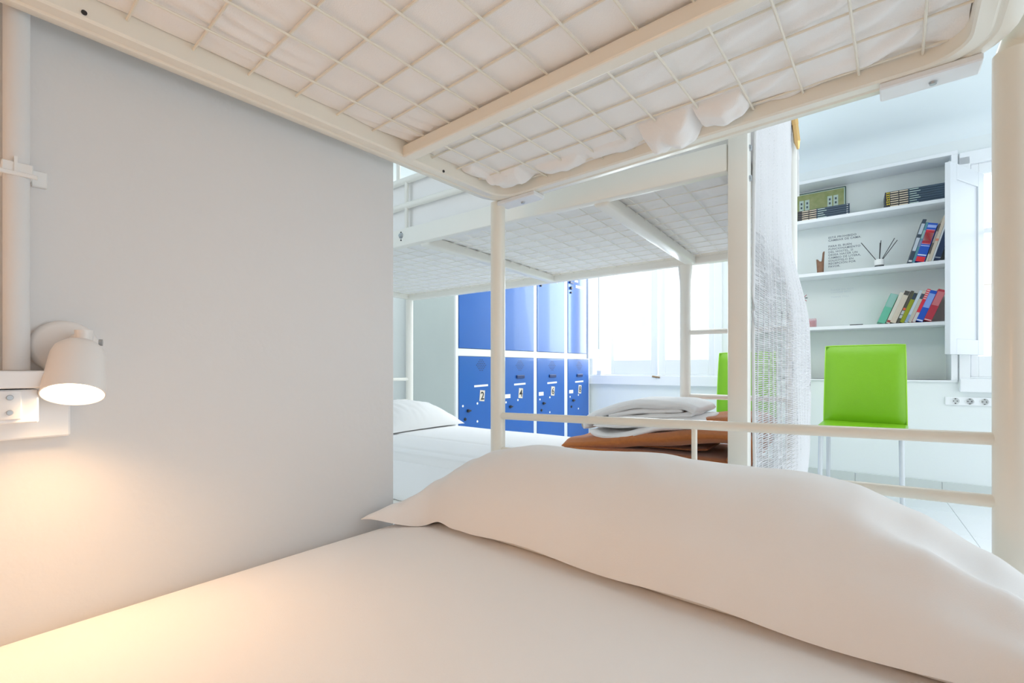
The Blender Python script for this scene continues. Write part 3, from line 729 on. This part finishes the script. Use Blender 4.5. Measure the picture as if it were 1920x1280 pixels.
# ================================================================ CHAIRS
def chair(x, y, yaw, label, zs=.500):
    t = thing('chair', label, 'chair', (x, y, 0), 2, 'lime green chairs by the window wall')
    t.rotation_euler.z = R2+yaw; BASE[t.name] = Vector((0, 0, 0))
    wd = .197
    # origin: middle of the backrest foot; seat reaches toward -y
    b = BM(); nz_ = 16; nx = 16
    def bk(side):
        def f(u, v):   # u across, v up
            xx = (u-.5)*2; zz = v*.465; hw = wd*(1.0-.035*v)
            y0 = .0+.035*v*v + (-.0135 if side else .0135)*((1-abs(xx)**8)*(1-abs(2*v-1)**10))**.5 - .006*(1-xx*xx)*math.sin(PI*v)
            return Vector((xx*hw, y0, zs-.01+zz))
        return f
    for sd in (0, 1):
        V = [[b.verts.new(bk(sd)(i/nx, j/nz_)) for j in range(nz_+1)] for i in range(nx+1)]
        for i in range(nx):
            for j in range(nz_): b.faces.new((V[i][j], V[i+1][j], V[i+1][j+1], V[i][j+1]))
    bmesh.ops.remove_doubles(b, verts=b.verts[:], dist=.0002)
    part(t, 'backrest', b, 'lime', True, 60)
    b = BM(); f = bk(0)
    pts = []
    for k in range(13): v = k/12; pts.append(((-wd*(1-.035*v)), .035*v*v, zs-.01+.465*v))
    pts += [(x_, .035, zs-.01+.467) for x_ in (-.15, 0, .15)]
    for k in range(12, -1, -1): v = k/12; pts.append(((wd*(1-.035*v)), .035*v*v, zs-.01+.465*v))
    polytube(b, pts, .0035, 8); part(t, 'piping', b, 'limepipe', True, 70)
    b = BM(); box(b, -wd-.005, wd+.005, -.40, .012, zs-.030, zs, .012, 4)
    for v in b.verts:
        if v.co.y < -.3: v.co.x *= .96
    part(t, 'seat', b, 'lime', True, 60)
    b = BM(); box(b, -wd+.01, wd-.01, -.385, .0, zs-.042, zs-.0305); part(t, 'seat_underframe', b, 'black')
    for sx in (-1, 1):
        for yy, yo in ((-.005, .03), (-.365, -.39)):
            b = BM(); tube(b, (sx*(wd-.025), yy, zs-.035), (sx*(wd-.02), yo, 0), .012, .010, n=14); part(t, 'leg', b, 'chrome', True)
    return t
chair(.075, 3.45, math.radians(-4), 'lime green chair standing in front of the bookcase wall')
chair(-.585, 3.62, math.radians(-6), 'lime green chair half hidden behind the woven curtain and post', .475)

# ================================================================ LAMP, BOX AND PIPE ON THE LEFT WALL
lp = thing('wall_lamp', 'small white reading lamp glowing on the left wall', 'lamp', (-.83, .09, .85))
b = BM(); lathe(b, [(.0001, .013), (.028, .013), (.0325, .010), (.034, .006), (.034, 0), (.0001, 0)], (-.83, .09, .847), (1, 0, 0), 48); part(lp, 'wall_plate', b, 'lamp', True)
n = Vector((.47, -.14, -.87)).normalized(); O = Vector((-.757, .090, .7885)); TOP = O-n*.070
b = BM(); tube(b, (-.818, .100, .857), (-.792, .104, .858), .0075, n=16); tube(b, (-.792, .104, .848), (-.792, .104, .868), .009, n=16); part(lp, 'arm', b, 'lamp', True)
b = BM(); lathe(b, [(.0001, -.072), (.010, -.0715), (.018, -.069), (.0235, -.063), (.026, -.054), (.0285, -.02), (.0295, 0), (.0285, .0003), (.0272, -.003), (.0262, -.012), (.0245, -.04), (.02, -.055), (.0001, -.058)], O, n, 56)
part(lp, 'shade', b, 'lamp', True, 50)
b = BM(); lathe(b, [(.0001, -.0065), (.0200, -.0075), (.0212, -.010), (.0212, -.014), (.0001, -.014)], O, n, 40); part(lp, 'bulb', b, 'bulb', True)
b = BM(); tube(b, (-.790, .118, .853), (-.789, .1215, .853), .0042, n=12); part(lp, 'screw', b, 'steel', True)
l = bpy.data.lights.new('lamp_light', 'SPOT'); l.energy = 2.4; l.color = (1, .56, .26); l.spot_size = math.radians(165); l.spot_blend = .9; l.shadow_soft_size = .02
lo = bpy.data.objects.new('lamp_light', l); COL.objects.link(lo); lo.parent = lp
lo.location = (O+n*.006)-BASE[lp.name]; lo.rotation_euler = (-n).to_track_quat('Z', 'Y').to_euler()

bx = thing('wall_box', 'white wooden box fixed to the wall below the reading lamp', 'wall box', (-.83, -.05, .73))
b = BM(); box(b, -.83, -.812, -.30, .094, .734, .800, .002, 1); part(bx, 'back_plate', b, 'white')
b = BM(); box(b, -.812, -.768, -.30, .062, .757, .7955, .0015, 1); part(bx, 'box_body', b, 'white')
b = BM(); box(b, -.83, -.764, -.30, .070, .797, .817, .0015, 1); part(bx, 'lid', b, 'white')
b = BM(); box(b, -.768, -.765, .030, .048, .762, .7945, .0012, 3)
h = part(bx, 'hinge', b, 'white', True)
for z in (.787, .770):
    b = BM(); lathe(b, [(.0001, .002), (.0025, .002), (.003, 0)], (-.765, .039, z), (1, 0, 0), 14); part(h, 'screw', b, 'steel', True)
pp = thing('wall_pipe', 'pale painted pipe running up the left wall', 'pipe', (-.812, .047, .817))
b = BM(); tube(b, (-.814, .047, .8175), (-.814, .047, 2.36), .0115, n=24); part(pp, 'pipe', b, 'wall', True)
b = BM()
box(b, -.83, -.800, .034, .060, 1.050, 1.064, .001, 1); box(b, -.804, -.799, .030, .064, 1.048, 1.053, .001, 1); box(b, -.830, -.824, .060, .074, 1.046, 1.066, .001, 1)
box(b, -.8015, -.7985, .044, .047, 1.052, 1.070)
part(pp, 'clip', b, 'lockwhite')

# ================================================================ THINGS ON THE SHELVES (frame 2)
YS = Yw+.012
def flatbook(x0, z, L, i, yellow, label, grp, dark=False):
    T = .0150; y0 = YS+random.uniform(0, .003)
    x0 += random.uniform(-.001, .001)
    t = thing('book', label, 'book', (x0+L/2, y0+.07, z), 2, grp)
    b = BM(); box(b, x0, x0+L, y0, y0+.145, z, z+T-.0006, .0015, 1); part(t, 'cover', b, 'slate' if not dark else 'darkcover')
    yf = y0-.0004
    def bar(name, a, c, m, z0=.0035, z1=.0100):
        b = BM(); box(b, x0+a*L, x0+c*L, yf, y0+.001, z+z0, z+z1); part(t, name, b, m)
    bar('spine_panel', .0, .38, 'darkcover', .0005, .0130)
    yf -= .0003
    bar('spine_print', .09, .22, 'beigeprint'); bar('spine_print', .235, .375, 'beigeprint'); bar('spine_print', .40, .57-.03*(i % 3), 'mint', .0045, .009)
    bar('spine_print', .945, .965, 'paper', .0045, .009)
    if yellow:
        yf -= .0002
        for a in (.028, .066): bar('yellow_print', a, a+.010, 'yellow', .001, .0128)
        bar('yellow_print', .03, .074, 'yellow', .0055, .0085)
ords = ['lowest', 'second from the bottom', 'third from the bottom', 'fourth from the bottom', 'fifth from the bottom', 'sixth from the bottom', 'topmost']
for i in range(5):
    flatbook(-.305, 1.915+i*.0152, .315, i, 0, 'slim dark book lying flat under the green board, %s of its stack' % (ords[i] if i < 4 else 'topmost'), 'books lying flat under the green board')
for i in range(7):
    flatbook(.205, 1.915+i*.0152, .322, i+1, i > 0, 'slim dark book in the stack beside the shutter, %s' % ords[i], 'books lying flat beside the shutter', dark=False)
t = thing('board_game_box', 'green framed board standing behind the flat books', 'board', (-.16, YS+.155, 1.915), 2)
zb, zt = 1.915, 2.165
b = BM(); box(b, -.36, -.012, YS+.150, YS+.166, zb, zt, .003, 2); part(t, 'board', b, 'greendark')
b = BM(); box(b, -.355, -.018, YS+.1485, YS+.1505, zb+.004, zt-.007); part(t, 'border', b, 'mint')
b = BM(); box(b, -.349, -.024, YS+.1470, YS+.149, zb+.010, zt-.013); part(t, 'picture', b, 'greengame')
for x in (-.305, -.268, -.125, -.088):
    b = BM(); box(b, x, x+.029, YS+.1455, YS+.1475, zb+.090, zb+.195); cdp = part(t, 'card', b, 'mint')
    b = BM(); 
    for z in (.170, .140): box(b, x+.009, x+.020, YS+.1448, YS+.1458, zb+z-.008, zb+z+.008)
    part(cdp, 'symbols', b, 'slate', kind='stuff')

def leanbook(x0, z, T, H, D, ang, col, label, grp, bands=(), yo=0, rough=.45):
    """book whose lower left spine corner is at x0; leans to the right by ang"""
    t = thing('book', label, 'book', (x0, YS+yo, z), 2, grp)
    t.rotation_euler = (0, math.radians(ang), R2); BASE[t.name] = Vector((0, 0, 0))
    # the lower right corner touches the shelf: lift
    t.location.z = z + T*math.sin(math.radians(ang))+.0005
    b = BM(); box(b, 0, T, 0, D, 0, H, .0012, 1); part(t, 'cover', b, cmat(col, rough))
    b = BM(); box(b, .0022, T-.0022, .003, D+.001, .002, H+.0008); part(t, 'pages', b, 'cream')
    for (a, c, cc) in bands:
        b = BM(); box(b, T*.06, T*.94, -.0006, .001, H*a, H*c); part(t, 'spine_band', b, cmat(cc))
    for (a, c) in ():
        pass
    return t
z = 1.518; G = 'books leaning on the middle shelf'
cs_ = math.cos(math.radians(15.5))
x = .323
mid = [(.020, .290, (.04, .065, .095), 'slate grey', [(.28, .58, (.55, .6, .66)), (.66, .90, (.5, .56, .62)), (.03, .07, (.7, .7, .7))]),
       (.014, .268, (.09, .26, .31), 'teal', [(.40, .55, (.2, .25, .4)), (.6, .8, (.3, .45, .42))]),
       (.050, .252, (.01, .09, .50), 'thick royal blue', [(.0, .13, (.75, .02, .03)), (.16, .185, (.85, .87, .9)), (.40, .425, (.4, .5, .8)), (.455, .83, (.80, .30, .38)), (.47, .815, (.75, .03, .05)), (.54, .75, (.85, .50, .45)), (.88, .95, (.35, .45, .8))]),
       (.011, .246, (.12, .10, .09), 'thin dark speckled', [(.0, .2, (.6, .6, .5)), (.5, .8, (.4, .34, .32))]),
       (.016, .295, (.62, .53, .42), 'cream', [(.45, .5, (.7, .25, .15))]),
       (.010, .300, (.60, .62, .62), 'thin pale grey', [(.8, .97, (.70, .12, .08))]),
       (.032, .262, (.012, .03, .08), 'dark navy', [(.06, .08, (.4, .45, .5))])]
for T, H, c, nm, bands in mid:
    leanbook(x, z, T, H, .15, 15.5, c, nm+' book leaning on the middle shelf of the bookcase', G, bands); x += T/cs_+.0006
z = 1.123; G = 'books leaning on the lowest shelf'; cs_ = math.cos(math.radians(20.5))
x = .165
low = [(.042, .205, (.13, .48, .33), 'thick sea green', [(.55, 1.0, (.28, .50, .44))]),
       (.020, .215, (.70, .66, .56), 'cream white', [(.03, .10, (.35, .05, .05))]),
       (.030, .222, (.66, .57, .46), 'wide beige dark-topped', [(.87, .995, (.07, .065, .06))]),
       (.016, .222, (.085, .08, .06), 'dark book with red band', [(.40, .47, (.75, .13, .05)), (.15, .25, (.5, .52, .5)), (.27, .38, (.5, .52, .5))]),
       (.022, .205, (.30, .33, .01), 'olive yellow dark-topped', [(.78, .995, (.03, .05, .08))]),
       (.016, .222, (.58, .66, .72), 'pale blue white', [(.02, .25, (.3, .42, .6))]),
       (.018, .218, (.55, .52, .44), 'beige', [(.74, .9, (.06, .08, .12))]),
       (.018, .226, (.75, .03, .06), 'red striped', [(.0, .30, (.62, .60, .58)), (.70, .73, (.8, .5, .5)), (.76, .79, (.8, .5, .5)), (.82, .85, (.8, .5, .5)), (.88, .91, (.8, .5, .5)), (.94, .97, (.8, .5, .5))]),
       (.036, .210, (.01, .09, .52), 'bright blue', [(.45, .90, (.25, .38, .78)), (.02, .06, (.7, .75, .85))]),
       (.040, .212, (.48, .035, .06), 'crimson', [(.5, .93, (.62, .18, .20)), (.02, .05, (.8, .6, .6))])]
for T, H, c, nm, bands in low:
    nm2 = nm if 'book' in nm else nm+' book'
    leanbook(x, z, T, H, .15, 20.5, c, nm2+' leaning on the lowest shelf', G, bands); x += T/cs_+.0006

# reed diffuser
t = thing('reed_diffuser', 'white reed diffuser with dark sticks on the middle shelf', 'diffuser', (.176, YS+.04, 1.517), 2)
c0 = Vector((.176, YS+.04, 1.518))
b = BM(); lathe(b, [(.0001, 0), (.024, 0), (.026, .004), (.026, .016), (.0001, .016)], c0, n=28); part(t, 'glass_base', b, cmat((.12, .13, .13), .2), True)
b = BM(); lathe(b, [(.0001, .016), (.027, .016), (.028, .020), (.028, .050), (.024, .056), (.010, .058), (.010, .048), (.0001, .048)], c0, n=28); part(t, 'bottle', b, 'paper', True)
for (dx, dy, L) in ((-.10, .01, .19), (.004, -.01, .17), (.010, .012, .19), (.082, -.01, .19), (.098, .02, .18)):
    b = BM(); tube(b, c0+Vector((dx*.02, 0, .03)), c0+Vector((dx, dy, L)), .0022, n=8); part(t, 'reed', b, 'black', True)
# brown notched wooden holder
t = BM(); c0 = Vector((-.165, YS+.045, 1.518)); nn = 28
rings = []
for k in range(nn):
    a = 2*PI*k/nn; d = math.cos(a-.2)
    top = .085 + .075*sst(.45, .85, d) + .02*sst(-.2, -1, d)
    r = .021; co, si = math.cos(a), math.sin(a)
    rings.append([t.verts.new(c0+Vector((co*rr, si*rr, zz))) for rr, zz in ((r*.82, 0), (r, .004), (r*1.12, top*.6), (r*1.25, top), (r*.95, top), (r*.8, .012), (.0005, .012))])
for k in range(nn):
    A, B_ = rings[k], rings[(k+1) % nn]
    for j in range(6): t.faces.new((A[j], B_[j], B_[j+1], A[j+1]))
t.faces.new([rings[k][0] for k in range(nn)][::-1]); bmesh.ops.remove_doubles(t, verts=t.verts[:], dist=.0008)
solo('wooden_holder', t, 'wood', 'notched brown wooden holder on the middle shelf near the curtain', 'holder', tuple(c0), 2, smooth=True, ang=35)
# pink glass dish
t = thing('candle_dish', 'small pink glass candle dish on the lowest shelf', 'candle', (-.228, YS+.04, 1.123), 2)
b = BM(); box(b, -.262, -.196, YS+.01, YS+.07, 1.126, 1.170, .004, 2); part(t, 'wax', b, 'pink', True)
b = BM()
for (x0, x1, y0, y1) in ((-.268, -.190, YS+.004, YS+.008), (-.268, -.190, YS+.072, YS+.076), (-.268, -.264, YS+.004, YS+.076), (-.194, -.190, YS+.004, YS+.076)):
    box(b, x0, x1, y0, y1, 1.1225, 1.183)
box(b, -.272, -.186, YS, YS+.008, 1.181, 1.186, .001, 1); part(t, 'glass_dish', b, 'pinkglass')
b = BM(); box(b, .010, .085, YS-.012, YS, 1.1225, 1.128, .0015, 1); solo('pen', b, 'darkcover', 'thin dark pen lying at the front edge of the lowest shelf', 'pen', (.045, YS-.005, 1.1225), 2)
# printed notice and arrow on the niche back
nt_ = thing('wall_notice', 'grey printed Spanish notice about not changing beds, behind the shelf', 'notice', (-.10, Yn, 1.70), 2)
TXT = 'ESTÁ PROHIBIDO\nCAMBIAR DE CAMA.\n\nPARA EL BUEN\nFUNCIONAMIENTO\nDEL HOSTEL, SI\nDESEA HACER UN\nCAMBIO DE LITERA,\nSOLICÍTELO EN\nRECEPCIÓN POR\nFAVOR.'
textpart(nt_, 'lettering', TXT, .0205, 'txt', (-.120, Yn-.0006, 1.795), (PI/2, 0, 0), extr=.0003, bold=.00025, space=1.08, line=1.06)
b = BM(); box(b, -.119, .0, Yn-.0006, Yn, 1.545, 1.5465); part(nt_, 'rule_line', b, 'txtfaint')
n2 = thing('wall_notice', 'faint pale printed notice on the niche back above the lowest shelf', 'notice', (-.10, Yn, 1.35), 2)
textpart(n2, 'lettering', 'PLEASE DO NOT\nCHANGE BEDS.\n\nTHANK YOU.', .0175, 'txtfaint', (-.105, Yn-.0006, 1.40), (PI/2, 0, 0), extr=.0003, space=1.08)
b = BM()
def seg(p, q, wd):
    p, q = Vector(p), Vector(q); d = (q-p); L = d.length; a = math.atan2(d.y, d.x)
    box(b, 0, L, -.0008, 0, -wd/2, wd/2, rot=Matrix.Rotation(-a, 3, 'Y'), piv=(0, 0, 0))
    bmesh.ops.translate(b, verts=b.verts[-8:], vec=Vector((p.x, Yn, p.y)))
seg((-.283, 1.362), (-.258, 1.386), .004); seg((-.283, 1.362), (-.258, 1.338), .004); 
solo('arrow_mark', b, 'redmark', 'small red arrow mark pointing left on the niche back', 'sign', (-.27, Yn, 1.362), 2)
for o in bpy.data.objects:
    if o.name == 'arrow_mark':
        BASE[o.name] = Vector((-.27, Yn, 1.362))
        b = BM(); box(b, -.270, -.252, Yn-.0012, Yn-.0002, 1.359, 1.365); part(o, 'arrow_shaft', b, 'black')
